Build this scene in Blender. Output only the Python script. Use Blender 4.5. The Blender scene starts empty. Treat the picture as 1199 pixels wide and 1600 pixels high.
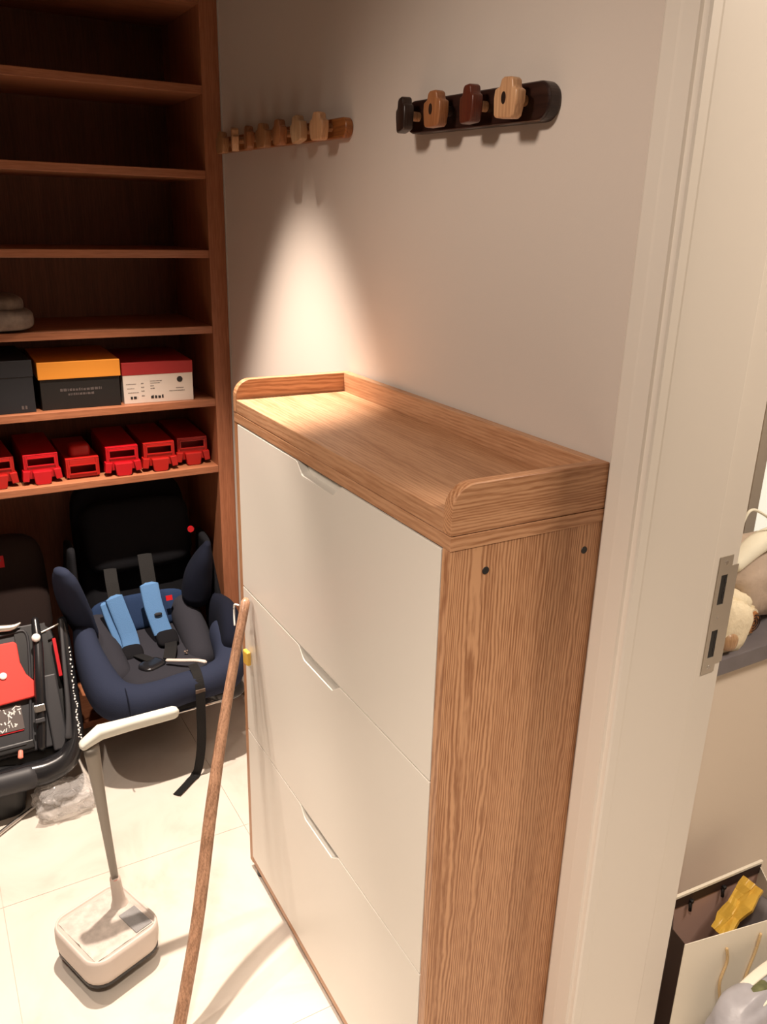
import bpy, bmesh, math, random
from mathutils import Vector, Matrix
random.seed(4)
SC = bpy.context.scene; COL = SC.collection
PI = math.pi

# ------------------------------------------------------------------ camera, world, lights, exposure
cam = bpy.data.cameras.new('camera'); camo = bpy.data.objects.new('camera', cam); COL.objects.link(camo)
R_ = Vector((0.49399741, 0.86912556, 0.02423469)); U_ = Vector((-0.30048592, 0.14450315, 0.94277625)); F_ = Vector((-0.81588895, 0.47301121, -0.33254417))
m = Matrix((R_, U_, -F_)).transposed().to_4x4(); m.translation = Vector((1.59896, -0.83032, 1.54836)); camo.matrix_world = m
cam.sensor_fit = 'VERTICAL'; cam.sensor_height = 24.0; cam.lens = 1281.7 * 24.0 / 1600; cam.clip_start = 0.02
SC.camera = camo
w = bpy.data.worlds.new('world'); SC.world = w; w.use_nodes = True
w.node_tree.nodes['Background'].inputs[0].default_value = (1.0, .88, .76, 1); w.node_tree.nodes['Background'].inputs[1].default_value = .3
SC.view_settings.view_transform = 'Standard'; SC.view_settings.look = 'None'; SC.view_settings.gamma = 1; SC.view_settings.use_curve_mapping = False
SC.view_settings.exposure = 0.0

def spot(name, loc, tgt, energy, deg, blend, radius, color=(1, .86, .72)):
    l = bpy.data.lights.new(name, 'SPOT'); l.energy = energy; l.spot_size = math.radians(deg); l.spot_blend = blend; l.shadow_soft_size = radius; l.color = color
    o = bpy.data.objects.new(name, l); COL.objects.link(o); o.location = loc
    d = Vector(tgt) - Vector(loc); o.rotation_euler = d.to_track_quat('-Z', 'Y').to_euler()
    return o
def area(name, loc, tgt, energy, size, color=(1, .86, .72)):
    l = bpy.data.lights.new(name, 'AREA'); l.energy = energy; l.size = size; l.color = color
    o = bpy.data.objects.new(name, l); COL.objects.link(o); o.location = loc
    d = Vector(tgt) - Vector(loc); o.rotation_euler = d.to_track_quat('-Z', 'Y').to_euler()
    return o
WARM = (1, .84, .71)
spot('closet_downlight', (-.22, -.42, 2.5), (-.22, -.42, 0), 350, 51, .50, .022, WARM)
spot('closet_downlight', (-.24, -1.0, 2.5), (-.22, -.95, 0), 66, 58, .35, .02, WARM)
spot('hall_fill', (.95, -1.7, 2.5), (.66, -.2, 1.22), 104, 60, .8, .16, WARM)  # added unseen fill, aimed at the hook wall and drawer fronts
spot('hall_fill', (1.72, -.95, 2.55), (1.60, -.85, 0), 230, 84, .8, .10, (1, .84, .70))  # added unseen fill from overhead, for the cabinet end and hall side
area('corridor_fill', (1.65, .9, 2.5), (1.1, .6, .3), 31, .4, (1, .85, .71))  # unseen area light added to brighten the corridor and jamb

# ------------------------------------------------------------------ materials
def mat(name, col, rough=.6, metal=0, bump=0, bscale=200, spec=.5, var=0, vscale=8):
    mt = bpy.data.materials.new(name); mt.use_nodes = True; nt = mt.node_tree; b = nt.nodes['Principled BSDF']
    b.inputs['Base Color'].default_value = (*col, 1); b.inputs['Roughness'].default_value = rough; b.inputs['Metallic'].default_value = metal
    b.inputs['Specular IOR Level'].default_value = spec
    tc = nt.nodes.new('ShaderNodeTexCoord')
    if bump:
        n = nt.nodes.new('ShaderNodeTexNoise'); n.inputs['Scale'].default_value = bscale; n.inputs['Detail'].default_value = 3
        bp = nt.nodes.new('ShaderNodeBump'); bp.inputs['Strength'].default_value = bump; bp.inputs['Distance'].default_value = .002
        nt.links.new(tc.outputs['Object'], n.inputs['Vector']); nt.links.new(n.outputs['Fac'], bp.inputs['Height']); nt.links.new(bp.outputs[0], b.inputs['Normal'])
    if var:
        n = nt.nodes.new('ShaderNodeTexNoise'); n.inputs['Scale'].default_value = vscale; n.inputs['Detail'].default_value = 5
        r = nt.nodes.new('ShaderNodeValToRGB'); c0 = [max(0, c * (1 - var)) for c in col]; c1 = [min(1, c * (1 + var)) for c in col]
        r.color_ramp.elements[0].position = .3; r.color_ramp.elements[0].color = (*c0, 1); r.color_ramp.elements[1].position = .7; r.color_ramp.elements[1].color = (*c1, 1)
        nt.links.new(tc.outputs['Object'], n.inputs['Vector']); nt.links.new(n.outputs['Fac'], r.inputs['Fac']); nt.links.new(r.outputs[0], b.inputs['Base Color'])
    return mt

def wood(name, light, dark, axis, period=.0055, rough=.45, amount=.6, stretch=.05, off=0.0, wob=.006):
    """procedural wood: grain lines run along `axis`, warped by a low noise, plus fibre streaks"""
    mt = bpy.data.materials.new(name); mt.use_nodes = True; nt = mt.node_tree; L = nt.links.new; b = nt.nodes['Principled BSDF']
    N = nt.nodes.new
    tc = N('ShaderNodeTexCoord')
    mp = N('ShaderNodeMapping'); sc = [1, 1, 1]; sc['XYZ'.index(axis)] = stretch; mp.inputs['Scale'].default_value = sc; mp.inputs['Location'].default_value = (off, off * .7, off * 1.3)
    L(tc.outputs['Object'], mp.inputs['Vector'])
    # warp: wide soft noise (cathedral drift) and tight noise (wiggle)
    warp = N('ShaderNodeTexNoise'); warp.inputs['Scale'].default_value = 14; warp.inputs['Detail'].default_value = 1; L(mp.outputs[0], warp.inputs['Vector'])
    mp2 = N('ShaderNodeMapping'); sc2 = [1, 1, 1]; sc2['XYZ'.index(axis)] = .35; mp2.inputs['Scale'].default_value = sc2; L(tc.outputs['Object'], mp2.inputs['Vector'])
    wig = N('ShaderNodeTexNoise'); wig.inputs['Scale'].default_value = 60; wig.inputs['Detail'].default_value = 2; L(mp2.outputs[0], wig.inputs['Vector'])
    sep = N('ShaderNodeSeparateXYZ'); L(mp.outputs[0], sep.inputs[0])
    ax = [i for i in range(3) if i != 'XYZ'.index(axis)]
    add = N('ShaderNodeMath'); add.operation = 'ADD'; L(sep.outputs[ax[0]], add.inputs[0]); L(sep.outputs[ax[1]], add.inputs[1])
    m1 = N('ShaderNodeMath'); m1.operation = 'MULTIPLY_ADD'; L(warp.outputs['Fac'], m1.inputs[0]); m1.inputs[1].default_value = .09; L(add.outputs[0], m1.inputs[2])
    m2 = N('ShaderNodeMath'); m2.operation = 'MULTIPLY_ADD'; L(wig.outputs['Fac'], m2.inputs[0]); m2.inputs[1].default_value = wob; L(m1.outputs[0], m2.inputs[2])
    fr = N('ShaderNodeMath'); fr.operation = 'MULTIPLY'; L(m2.outputs[0], fr.inputs[0]); fr.inputs[1].default_value = 2 * PI / period
    sn = N('ShaderNodeMath'); sn.operation = 'SINE'; L(fr.outputs[0], sn.inputs[0])
    st = N('ShaderNodeTexNoise'); st.inputs['Scale'].default_value = 420; st.inputs['Detail'].default_value = 3
    L(mp.outputs[0], st.inputs['Vector'])
    lo = N('ShaderNodeTexNoise'); lo.inputs['Scale'].default_value = 45; lo.inputs['Detail'].default_value = 3; L(mp.outputs[0], lo.inputs['Vector'])
    # fac = .5 + a*sin*lo + streak
    k1 = N('ShaderNodeMath'); k1.operation = 'MULTIPLY'; L(sn.outputs[0], k1.inputs[0]); L(lo.outputs['Fac'], k1.inputs[1])
    k2 = N('ShaderNodeMath'); k2.operation = 'MULTIPLY_ADD'; L(k1.outputs[0], k2.inputs[0]); k2.inputs[1].default_value = .38 * amount; L(st.outputs['Fac'], k2.inputs[2])
    k3 = N('ShaderNodeMath'); k3.operation = 'MULTIPLY_ADD'; L(lo.outputs['Fac'], k3.inputs[0]); k3.inputs[1].default_value = .8; L(k2.outputs[0], k3.inputs[2])
    k4 = N('ShaderNodeMath'); k4.operation = 'SUBTRACT'; L(k3.outputs[0], k4.inputs[0]); k4.inputs[1].default_value = .4
    r = N('ShaderNodeValToRGB'); r.color_ramp.elements[0].position = .22; r.color_ramp.elements[0].color = (*dark, 1); r.color_ramp.elements[1].position = .72; r.color_ramp.elements[1].color = (*light, 1)
    L(k4.outputs[0], r.inputs['Fac']); L(r.outputs[0], b.inputs['Base Color'])
    bp = N('ShaderNodeBump'); bp.inputs['Strength'].default_value = .25; bp.inputs['Distance'].default_value = .0006; L(k4.outputs[0], bp.inputs['Height']); L(bp.outputs[0], b.inputs['Normal'])
    b.inputs['Roughness'].default_value = rough
    return mt

OL, OD = (.60, .33, .175), (.31, .135, .058)
M = {}
M['oak_z'] = wood('oak_vertical', OL, OD, 'Z', period=.0052, amount=1.15)
M['oak_x'] = wood('oak_lengthwise', (.58, .325, .18), (.37, .175, .082), 'X', period=.009, amount=.55, off=.3)
M['oak_y'] = wood('oak_crosswise', (.57, .31, .165), (.33, .145, .062), 'Y', period=.007, amount=1.0, off=.7)
SL, SD = (.40, .155, .075), (.27, .095, .042)
M['red_y'] = wood('shelf_wood_lengthwise', SL, SD, 'Y', period=.010, amount=.35, rough=.42)
M['red_shaded'] = wood('shelf_wood_shaded', (.20, .070, .032), (.13, .045, .020), 'Z', period=.010, amount=.35, rough=.6)  # back panel: shade of the deep compartments put into a darker wood colour
M['red_z'] = wood('shelf_wood_vertical', SL, SD, 'Z', period=.010, amount=.35, rough=.42)
M['white'] = mat('warm_white_lacquer', (.80, .765, .69), .38, spec=.4)
M['wall'] = mat('wall_paint', (.66, .585, .52), .9, bump=.08, bscale=350)
M['wall2'] = mat('corridor_paint', (.78, .68, .565), .9, bump=.08, bscale=350)
M['ceil'] = mat('ceiling_paint', (.48, .44, .40), .95)  # out of view; tone kept down to reduce bounce light
M['taupe'] = mat('taupe_wall_paint', (.26, .22, .19), .9)  # for walls out of view; dark tone chosen to reduce bounce light
M['door'] = mat('door_frame_lacquer', (.78, .725, .645), .40, spec=.4)
M['grout'] = mat('grout', (.66, .59, .50), .9)
M['black'] = mat('black_plastic', (.012, .012, .013), .45)
M['matblack'] = mat('black_fabric', (.008, .008, .010), .95, bump=.3, bscale=500, spec=.15)
M['browncloth'] = mat('brown_black_fabric', (.022, .013, .011), .95, bump=.3, bscale=500, spec=.2)
M['navy'] = mat('navy_fabric', (.022, .029, .056), .9, bump=.5, bscale=700, spec=.2)
M['navyd'] = mat('dark_navy_fabric', (.006, .008, .018), .95, bump=.5, bscale=700, spec=.2)
M['greyf'] = mat('charcoal_fabric', (.028, .028, .036), .95, bump=.5, bscale=700, spec=.2)
M['blue'] = mat('mid_blue_fabric', (.016, .034, .085), .9, bump=.5, bscale=600, spec=.2)
M['lblue'] = mat('light_blue_fabric', (.10, .22, .43), .9, bump=.6, bscale=450, spec=.2)
M['web'] = mat('black_webbing', (.008, .0075, .0075), .8, bump=.6, bscale=500, spec=.3)
M['greyp'] = mat('grey_plastic', (.028, .028, .032), .5)
M['gripg'] = mat('glossy_dark_plastic', (.014, .014, .016), .22)
M['red'] = mat('red_pad_fabric', (.80, .055, .042), .7)
M['redp'] = mat('red_plastic', (.46, .004, .010), .35)
M['redp2'] = mat('scarlet_plastic', (.40, .009, .006), .38)
M['steel'] = mat('steel', (.62, .60, .57), .25, metal=1)
M['satin'] = mat('satin_nickel', (.62, .57, .50), .38, metal=.8)
M['whitep'] = mat('white_print', (.85, .83, .80), .6)
M['orange'] = mat('orange_card', (.90, .34, .035), .6)
M['charcard'] = mat('black_card', (.008, .006, .005), .7)
M['slate'] = mat('charcoal_card', (.011, .012, .016), .7)
M['redcard'] = mat('dark_red_card', (.40, .022, .022), .6)
M['whitecard'] = mat('white_card', (.78, .70, .62), .7)
M['greyink'] = mat('grey_ink', (.11, .09, .085), .7)
M['blackink'] = mat('black_ink', (.02, .018, .018), .7)
M['knit'] = mat('grey_knit', (.16, .12, .095), .95, bump=.8, bscale=150, var=.3, vscale=40)
M['panp'] = mat('warm_grey_plastic', (.64, .56, .50), .5)
M['pant'] = mat('dusty_pan_surface', (.54, .48, .43), .85, bump=.6, bscale=90, var=.16, vscale=60)
M['pang'] = mat('grey_mesh', (.25, .245, .245), .7, bump=.8, bscale=300)
M['pole'] = mat('grey_metal_pole', (.27, .25, .22), .4, metal=.5)
M['grip'] = mat('off_white_grip', (.70, .70, .62), .5)
M['rosy'] = mat('salmon_plastic', (.80, .25, .18), .5)
M['stick'] = wood('worn_stick_wood', (.46, .26, .16), (.20, .105, .06), 'Z', period=.012, amount=.4, rough=.4, off=.2)
M['dwood'] = wood('dark_walnut', (.030, .012, .009), (.014, .006, .005), 'X', period=.008, amount=.5, rough=.3)
M['hwood'] = wood('honey_wood', (.36, .13, .035), (.20, .065, .018), 'X', period=.008, amount=.5, rough=.35)
kn = {'black': ((.035, .018, .013), (.016, .009, .007)), 'tan': ((.36, .15, .06), (.24, .09, .035)), 'red': ((.12, .028, .014), (.07, .016, .009)),
      'pale': ((.66, .39, .21), (.46, .24, .12)), 'beige': ((.50, .32, .18), (.36, .20, .10)), 'mid': ((.40, .21, .10), (.28, .13, .055))}
for k, (a, b_) in kn.items(): M['k_' + k] = wood('knob_wood_' + k, a, b_, 'Z', period=.006, amount=.6, rough=.35)
M['paper'] = mat('cream_paper', (.86, .80, .67), .55, bump=.15, bscale=40)
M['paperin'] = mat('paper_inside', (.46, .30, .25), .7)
M['maroon'] = mat('dark_brown_border', (.035, .016, .012), .6)
M['rope'] = mat('tan_cord', (.66, .47, .24), .8, bump=.8, bscale=400)
M['yellow'] = mat('yellow_foil', (.75, .47, .07), .35, bump=.6, bscale=60)
M['greyc'] = mat('grey_cloth', (.16, .14, .14), .8)
M['sill'] = mat('grey_stone', (.17, .155, .165), .35, var=.08, vscale=30)
M['framegrey'] = mat('greige_frame', (.36, .31, .25), .6)
M['cream'] = mat('cream_knit', (.86, .76, .55), .95, bump=1.0, bscale=120, var=.1, vscale=30)
M['toteb'] = mat('taupe_cloth', (.50, .40, .32), .9, bump=.4, bscale=120, var=.15, vscale=20)
M['toty'] = mat('pale_cream_cloth', (.86, .83, .68), .9, bump=.3, bscale=100)
M['browns'] = mat('brown_roll', (.36, .15, .045), .7, bump=.6, bscale=200, var=.3, vscale=60)
M['paleblue'] = mat('cool_white_film', (.42, .41, .44), .35, bump=.6, bscale=30, var=.12, vscale=14)
M['green'] = mat('olive_cloth', (.16, .17, .075), .8, var=.4, vscale=40)
M['caulk'] = mat('white_caulk', (.50, .46, .42), .7)

# floor tile stone: pale cream with soft veining
def stone():
    mt = bpy.data.materials.new('cream_marble'); mt.use_nodes = True; nt = mt.node_tree; L = nt.links.new; b = nt.nodes['Principled BSDF']; N = nt.nodes.new
    tc = N('ShaderNodeTexCoord'); a = N('ShaderNodeTexNoise'); a.inputs['Scale'].default_value = 3.5; a.inputs['Detail'].default_value = 8; a.inputs['Roughness'].default_value = .6; a.inputs['Distortion'].default_value = 1.2
    L(tc.outputs['Object'], a.inputs['Vector'])
    r = N('ShaderNodeValToRGB'); e = r.color_ramp.elements; e[0].position = .30; e[0].color = (.60, .53, .46, 1); e[1].position = .62; e[1].color = (.72, .66, .59, 1)
    x = e.new(.44); x.color = (.68, .615, .54, 1)
    L(a.outputs['Fac'], r.inputs['Fac']); L(r.outputs[0], b.inputs['Base Color']); b.inputs['Roughness'].default_value = .32
    return mt
M['stone'] = stone()
# crumpled clear film
def film():
    mt = bpy.data.materials.new('clear_film'); mt.use_nodes = True; nt = mt.node_tree; b = nt.nodes['Principled BSDF']
    b.inputs['Base Color'].default_value = (.80, .78, .76, 1); b.inputs['Roughness'].default_value = .12; b.inputs['Alpha'].default_value = .34; b.inputs['Specular IOR Level'].default_value = 1.0
    tc = nt.nodes.new('ShaderNodeTexCoord'); n = nt.nodes.new('ShaderNodeTexNoise'); n.inputs['Scale'].default_value = 28; n.inputs['Detail'].default_value = 3; n.inputs['Distortion'].default_value = 2.5
    bp = nt.nodes.new('ShaderNodeBump'); bp.inputs['Strength'].default_value = 1; bp.inputs['Distance'].default_value = .01
    nt.links.new(tc.outputs['Object'], n.inputs['Vector']); nt.links.new(n.outputs['Fac'], bp.inputs['Height']); nt.links.new(bp.outputs[0], b.inputs['Normal'])
    return mt
M['film'] = film()
def emit(name, col, s):
    mt = bpy.data.materials.new(name); mt.use_nodes = True; b = mt.node_tree.nodes['Principled BSDF']
    b.inputs['Base Color'].default_value = (*col, 1); b.inputs['Emission Color'].default_value = (*col, 1); b.inputs['Emission Strength'].default_value = s
    return mt
M['pane'] = emit('daylit_frosted_pane', (.80, .80, .70), .65)

# ------------------------------------------------------------------ helpers
def wloc(p):
    v = Vector((0, 0, 0))
    while p is not None: v += Vector(p.location); p = p.parent
    return v
def obj(name, bm, m, parent=None, smooth=False, label=None, bevel=0, seg=2):
    """link bm (built in world coordinates) as one object; a child's mesh is shifted into its parent's space"""
    if parent is not None: bmesh.ops.translate(bm, vec=-wloc(parent), verts=bm.verts)
    bmesh.ops.recalc_face_normals(bm, faces=bm.faces)
    me = bpy.data.meshes.new(name); bm.to_mesh(me); bm.free(); me.materials.append(M[m] if isinstance(m, str) else m)
    if smooth:
        for p in me.polygons: p.use_smooth = True
    o = bpy.data.objects.new(name, me); COL.objects.link(o)
    if parent is not None: o.parent = parent
    if label: o['label'] = label
    if bevel:
        md = o.modifiers.new('bevel', 'BEVEL'); md.width = bevel; md.segments = seg; md.limit_method = 'ANGLE'; md.angle_limit = .6
    return o
def thing(name, label, cat, loc, group=None):
    o = bpy.data.objects.new(name, None); COL.objects.link(o); o.location = loc; o['label'] = label; o['category'] = cat
    o.empty_display_size = .05
    if group: o['group'] = group
    return o
def tag(o, label, cat, group=None):
    o['label'] = label; o['category'] = cat
    if group: o['group'] = group
    return o
def struct(name, bm, m, parent=None, **k):
    o = obj(name, bm, m, parent, **k)
    if parent is None: o['kind'] = 'structure'
    return o
def B(): return bmesh.new()
def box(bm, x0, x1, y0, y1, z0, z1):
    v = [bm.verts.new((x, y, z)) for x in (x0, x1) for y in (y0, y1) for z in (z0, z1)]
    for f in ((0, 1, 3, 2), (4, 6, 7, 5), (0, 4, 5, 1), (2, 3, 7, 6), (0, 2, 6, 4), (1, 5, 7, 3)): bm.faces.new([v[i] for i in f])
    return bm
def mk(*a): return box(B(), *a)
def obox(bm, c, half, rot):
    """oriented box: centre, half sizes, 3x3 rot"""
    v = [bm.verts.new(Vector(c) + rot @ Vector((x * half[0], y * half[1], z * half[2]))) for x in (-1, 1) for y in (-1, 1) for z in (-1, 1)]
    for f in ((0, 1, 3, 2), (4, 6, 7, 5), (0, 4, 5, 1), (2, 3, 7, 6), (0, 2, 6, 4), (1, 5, 7, 3)): bm.faces.new([v[i] for i in f])
    return bm
def prism(bm, outline, O, A, Bv, N_, t0, t1):
    """extrude a 2D outline (list of (a,b)) in the plane O + a*A + b*Bv from t0 to t1 along N_"""
    O, A, Bv, N_ = map(Vector, (O, A, Bv, N_))
    lo = [bm.verts.new(O + A * a + Bv * b + N_ * t0) for a, b in outline]; hi = [bm.verts.new(O + A * a + Bv * b + N_ * t1) for a, b in outline]
    n = len(outline)
    bm.faces.new(lo[::-1]); bm.faces.new(hi)
    for i in range(n): bm.faces.new((lo[i], lo[(i + 1) % n], hi[(i + 1) % n], hi[i]))
    return bm
def rrect(w_, h_, r, n=5, cx=0, cy=0):
    pts = []
    for sx, sy, a0 in ((1, 1, 0), (-1, 1, PI / 2), (-1, -1, PI), (1, -1, 1.5 * PI)):
        for i in range(n + 1):
            a = a0 + PI / 2 * i / n; pts.append((cx + sx * (w_ / 2 - r) + r * math.cos(a), cy + sy * (h_ / 2 - r) + r * math.sin(a)))
    return pts
def spow(x, e): return math.copysign(abs(x) ** e, x)
def pad(bm, c, size, rot=None, e1=.5, e2=.5, nu=24, nv=14, fn=None):
    """superellipsoid; fn may move each local unit point"""
    rot = rot or Matrix.Identity(3); c = Vector(c); rings = []
    for j in range(1, nv):
        ph = -PI / 2 + PI * j / nv; ring = []
        for i in range(nu):
            th = 2 * PI * i / nu
            p = Vector((spow(math.cos(ph), e1) * spow(math.cos(th), e2), spow(math.cos(ph), e1) * spow(math.sin(th), e2), spow(math.sin(ph), e1)))
            if fn: p = fn(p)
            ring.append(bm.verts.new(c + rot @ Vector((p.x * size[0] / 2, p.y * size[1] / 2, p.z * size[2] / 2))))
        rings.append(ring)
    for a, b in zip(rings, rings[1:]):
        for i in range(nu): bm.faces.new((a[i], a[(i + 1) % nu], b[(i + 1) % nu], b[i]))
    for ring, s in ((rings[0], -1), (rings[-1], 1)):
        p = Vector((0, 0, s));  p = fn(p) if fn else p
        v = bm.verts.new(c + rot @ Vector((p.x * size[0] / 2, p.y * size[1] / 2, p.z * size[2] / 2)))
        for i in range(nu): bm.faces.new((ring[i], ring[(i + 1) % nu], v))
    return bm
def catmull(P, n):
    P = [list(p) for p in P]; out = []
    for i in range(len(P) - 1):
        p0 = P[max(i - 1, 0)]; p1 = P[i]; p2 = P[i + 1]; p3 = P[min(i + 2, len(P) - 1)]
        for k in range(n):
            t = k / n
            out.append([.5 * ((2 * b) + (-a + c) * t + (2 * a - 5 * b + 4 * c - d) * t * t + (-a + 3 * b - 3 * c + d) * t ** 3) for a, b, c, d in zip(p0, p1, p2, p3)])
    out.append(P[-1]); return out
def loft(bm, pts, up=(0, 0, 1), n=16, sub=6, e=1.0, cap=3):
    """swept body: pts = (x,y,z,r_side,r_up) through which a superelliptic section passes; rounded ends"""
    C = catmull(pts, sub) if sub > 1 else [list(p) for p in pts]
    m_ = len(C); rings = []
    def ring(P, T, ru, rv):
        s = T.cross(Vector(up)); s = s.normalized() if s.length > 1e-6 else Vector((1, 0, 0)); u = s.cross(T).normalized()
        return [bm.verts.new(P + s * ru * spow(math.cos(2 * PI * i / n), e) + u * rv * spow(math.sin(2 * PI * i / n), e)) for i in range(n)]
    for i, c in enumerate(C):
        P = Vector(c[:3]); a = Vector(C[max(i - 1, 0)][:3]); b = Vector(C[min(i + 1, m_ - 1)][:3]); T = (b - a).normalized()
        if i == 0 and cap:
            for k in range(cap, 0, -1):
                q = k / (cap + .35); rr = min(c[3], c[4]); rings.append(ring(P - T * rr * math.sin(q * PI / 2), T, c[3] * math.cos(q * PI / 2), c[4] * math.cos(q * PI / 2)))
        rings.append(ring(P, T, c[3], c[4]))
        if i == m_ - 1 and cap:
            for k in range(1, cap + 1):
                q = k / (cap + .35); rr = min(c[3], c[4]); rings.append(ring(P + T * rr * math.sin(q * PI / 2), T, c[3] * math.cos(q * PI / 2), c[4] * math.cos(q * PI / 2)))
    for a, b in zip(rings, rings[1:]):
        for i in range(n): bm.faces.new((a[i], a[(i + 1) % n], b[(i + 1) % n], b[i]))
    bm.faces.new(rings[0][::-1]); bm.faces.new(rings[-1])
    return bm
def cyl(bm, a, b, r0, r1=None, n=20):
    r1 = r0 if r1 is None else r1; a, b = Vector(a), Vector(b); T = (b - a).normalized(); s = T.orthogonal().normalized(); u = T.cross(s)
    R0 = [bm.verts.new(a + (s * math.cos(2 * PI * i / n) + u * math.sin(2 * PI * i / n)) * r0) for i in range(n)]
    R1 = [bm.verts.new(b + (s * math.cos(2 * PI * i / n) + u * math.sin(2 * PI * i / n)) * r1) for i in range(n)]
    for i in range(n): bm.faces.new((R0[i], R0[(i + 1) % n], R1[(i + 1) % n], R1[i]))
    bm.faces.new(R0[::-1]); bm.faces.new(R1); return bm
def rotz(d): return Matrix.Rotation(math.radians(d), 3, 'Z')
def roty(d): return Matrix.Rotation(math.radians(d), 3, 'Y')
def rotx(d): return Matrix.Rotation(math.radians(d), 3, 'X')

# ------------------------------------------------------------------ the setting
XS = -.766
struct('wall_back', mk(-1.16, .85, 0, .15, 0, 2.6), 'wall')
struct('wall_back', mk(.72, .845, .15, .218, 0, 2.6), 'wall2')
struct('wall_header', mk(.85, 1.80, 0, .22, 2.16, 2.6), 'wall')
struct('wall_right', mk(1.80, 3.3, 0, .22, 0, 2.6), 'wall')
struct('wall_left', mk(-1.24, -1.14, -2.5, .22, 0, 2.6), 'taupe')
struct('wall_front', mk(-1.24, 3.3, -2.6, -2.5, 0, 2.6), 'taupe')
struct('wall_behind', mk(3.3, 3.4, -2.6, 2.9, 0, 2.6), 'taupe')
struct('wall_corridor_end', mk(.0, 3.3, 2.8, 2.9, 0, 2.6), 'wall2')
struct('ceiling', mk(-1.24, 3.4, -2.6, 2.9, 2.6, 2.68), 'ceil')
fl = struct('floor', mk(-1.24, 3.4, -2.6, 2.9, -.05, -.004), 'grout')
tile_me = {}
T = .60
for i in range(-2, 6):
    for j in range(-5, 5):
        x0, y0 = i * T - .146, j * T - .23
        o = obj('tile', mk(x0 + .0005, x0 + T - .0005, y0 + .0005, y0 + T - .0005, -.012, 0), 'stone', fl)
# corridor: low wall with grey sill, recess above, daylit window
struct('wall_corridor', mk(.20, .72, .218, 2.8, 0, .75), 'wall2')
struct('wall_recess', mk(.20, .40, .218, .868, .785, 2.6), 'wall2')
struct('wall_recess', mk(.20, .40, 1.75, 2.8, .785, 2.6), 'wall2')
struct('trim_1', mk(.40, .735, .219, 2.8, .75, .785), 'sill', bevel=.002)
win = struct('window_1', mk(.30, .42, .868, .905, .785, 2.4), 'framegrey')
obj('pane', mk(.36, .37, .905, 1.70, .80, 2.36), 'pane', win)
obj('window_frame', mk(.30, .42, 1.70, 1.75, .785, 2.4), 'framegrey', win)
obj('window_frame', mk(.30, .42, .905, 1.70, 2.36, 2.4), 'framegrey', win)
struct('wall_recess_top', mk(.20, .40, .868, 1.75, 2.4, 2.6), 'wall2')

# door frame: moulded casing on the wall, deep jamb with a rebate and strike plate
dr = struct('door_1', B(), 'door')
prof = [(.8035, 0), (.8035, -.007), (.808, -.010), (.832, -.0125), (.838, -.0125), (.841, -.017), (.866, -.0185), (.868, -.0145), (.8735, -.0145), (.8755, -.018), (.879, -.018), (.8815, -.015), (.8815, 0)]
obj('casing', prism(B(), [(a, b) for a, b in prof], (0, 0, 0), (1, 0, 0), (0, 1, 0), (0, 0, 1), 0, 2.18), 'door', dr)
prof2 = [(2.65 - a, b) for a, b in prof]
obj('casing', prism(B(), prof2, (0, 0, 0), (1, 0, 0), (0, 1, 0), (0, 0, 1), 0, 2.18), 'door', dr)
obj('jamb', mk(.85, .880, .0005, .152, 0, 2.15), 'door', dr, bevel=.0042, seg=3)
obj('rebate', mk(.846, .868, .152, .221, 0, 2.15), 'door', dr, bevel=.0012)
obj('jamb', mk(1.77, 1.80, .0005, .221, 0, 2.15), 'door', dr)
obj('head_jamb', mk(.85, 1.80, .0005, .221, 2.13, 2.16), 'door', dr)
# strike plate
bm = B(); X0, X1 = .8682, .8696
for a in ((.178, .186, .889, 1.089), (.200, .207, .889, 1.089), (.186, .200, .889, .916), (.186, .200, .964, 1.008), (.186, .200, 1.058, 1.089)): box(bm, X0, X1, *a)
box(bm, X0, X1, .207, .2205, .903, 1.071); box(bm, X0 - .006, X1, .2205, .2222, .903, 1.071)
bmesh.ops.remove_doubles(bm, verts=bm.verts, dist=1e-5)
sp = obj('strike_plate', bm, 'satin', dr, label='satin metal strike plate with two latch slots')
for z0, z1 in ((.916, .964), (1.008, 1.058)):
    bm = mk(.8679, .8686, .186, .200, z0, z1); obj('latch_slot', bm, 'black', sp)  # no hole cut; black inlay paints the dark inside of the slot
    bm = B()
    for q in (.25, .5, .78): box(bm, .8684, .8691, .1965, .200, z0 + (z1 - z0) * q - .004, z0 + (z1 - z0) * q + .004)
    obj('latch_tab', bm, 'greyp', sp)
for z in (1.078, .899): obj('screw', cyl(B(), (.8690, .193, z), (.8701, .193, z), .0042, .0036), 'steel', sp)
obj('screw', cyl(B(), (.8690, .193, .986), (.8699, .193, .986), .002, .0016), 'steel', sp)
struct('trim_2', mk(XS - .001, XS + .004, -.0035, 0, 0, 2.5), 'caulk')

# ------------------------------------------------------------------ shelving unit in red-brown laminate
su = thing('shelving_unit', 'tall red-brown wooden shelving unit built in at the left of the hook wall', 'shelving', (-.95, -.8, 0))
YL = -1.75
obj('side_panel', mk(-1.13, XS, -.0530, -.0036, 0, 2.5), 'red_z', su, bevel=.001)
obj('side_panel', mk(-1.13, XS, YL - .05, YL, 0, 2.5), 'red_z', su)
obj('back_panel', mk(-1.139, -1.115, YL, -.053, 0, 2.5), 'red_shaded', su)
for z in (.045, .828, 1.036, 1.252, 1.463, 1.672, 1.882, 2.092, 2.30, 2.5):
    obj('shelf', mk(-1.115, XS - .001, YL, -.0532, z - .0215, z), 'red_y', su, bevel=.0015)
obj('plinth', mk(-.84, -.82, YL, -.053, 0, .0233), 'red_y', su)

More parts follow.
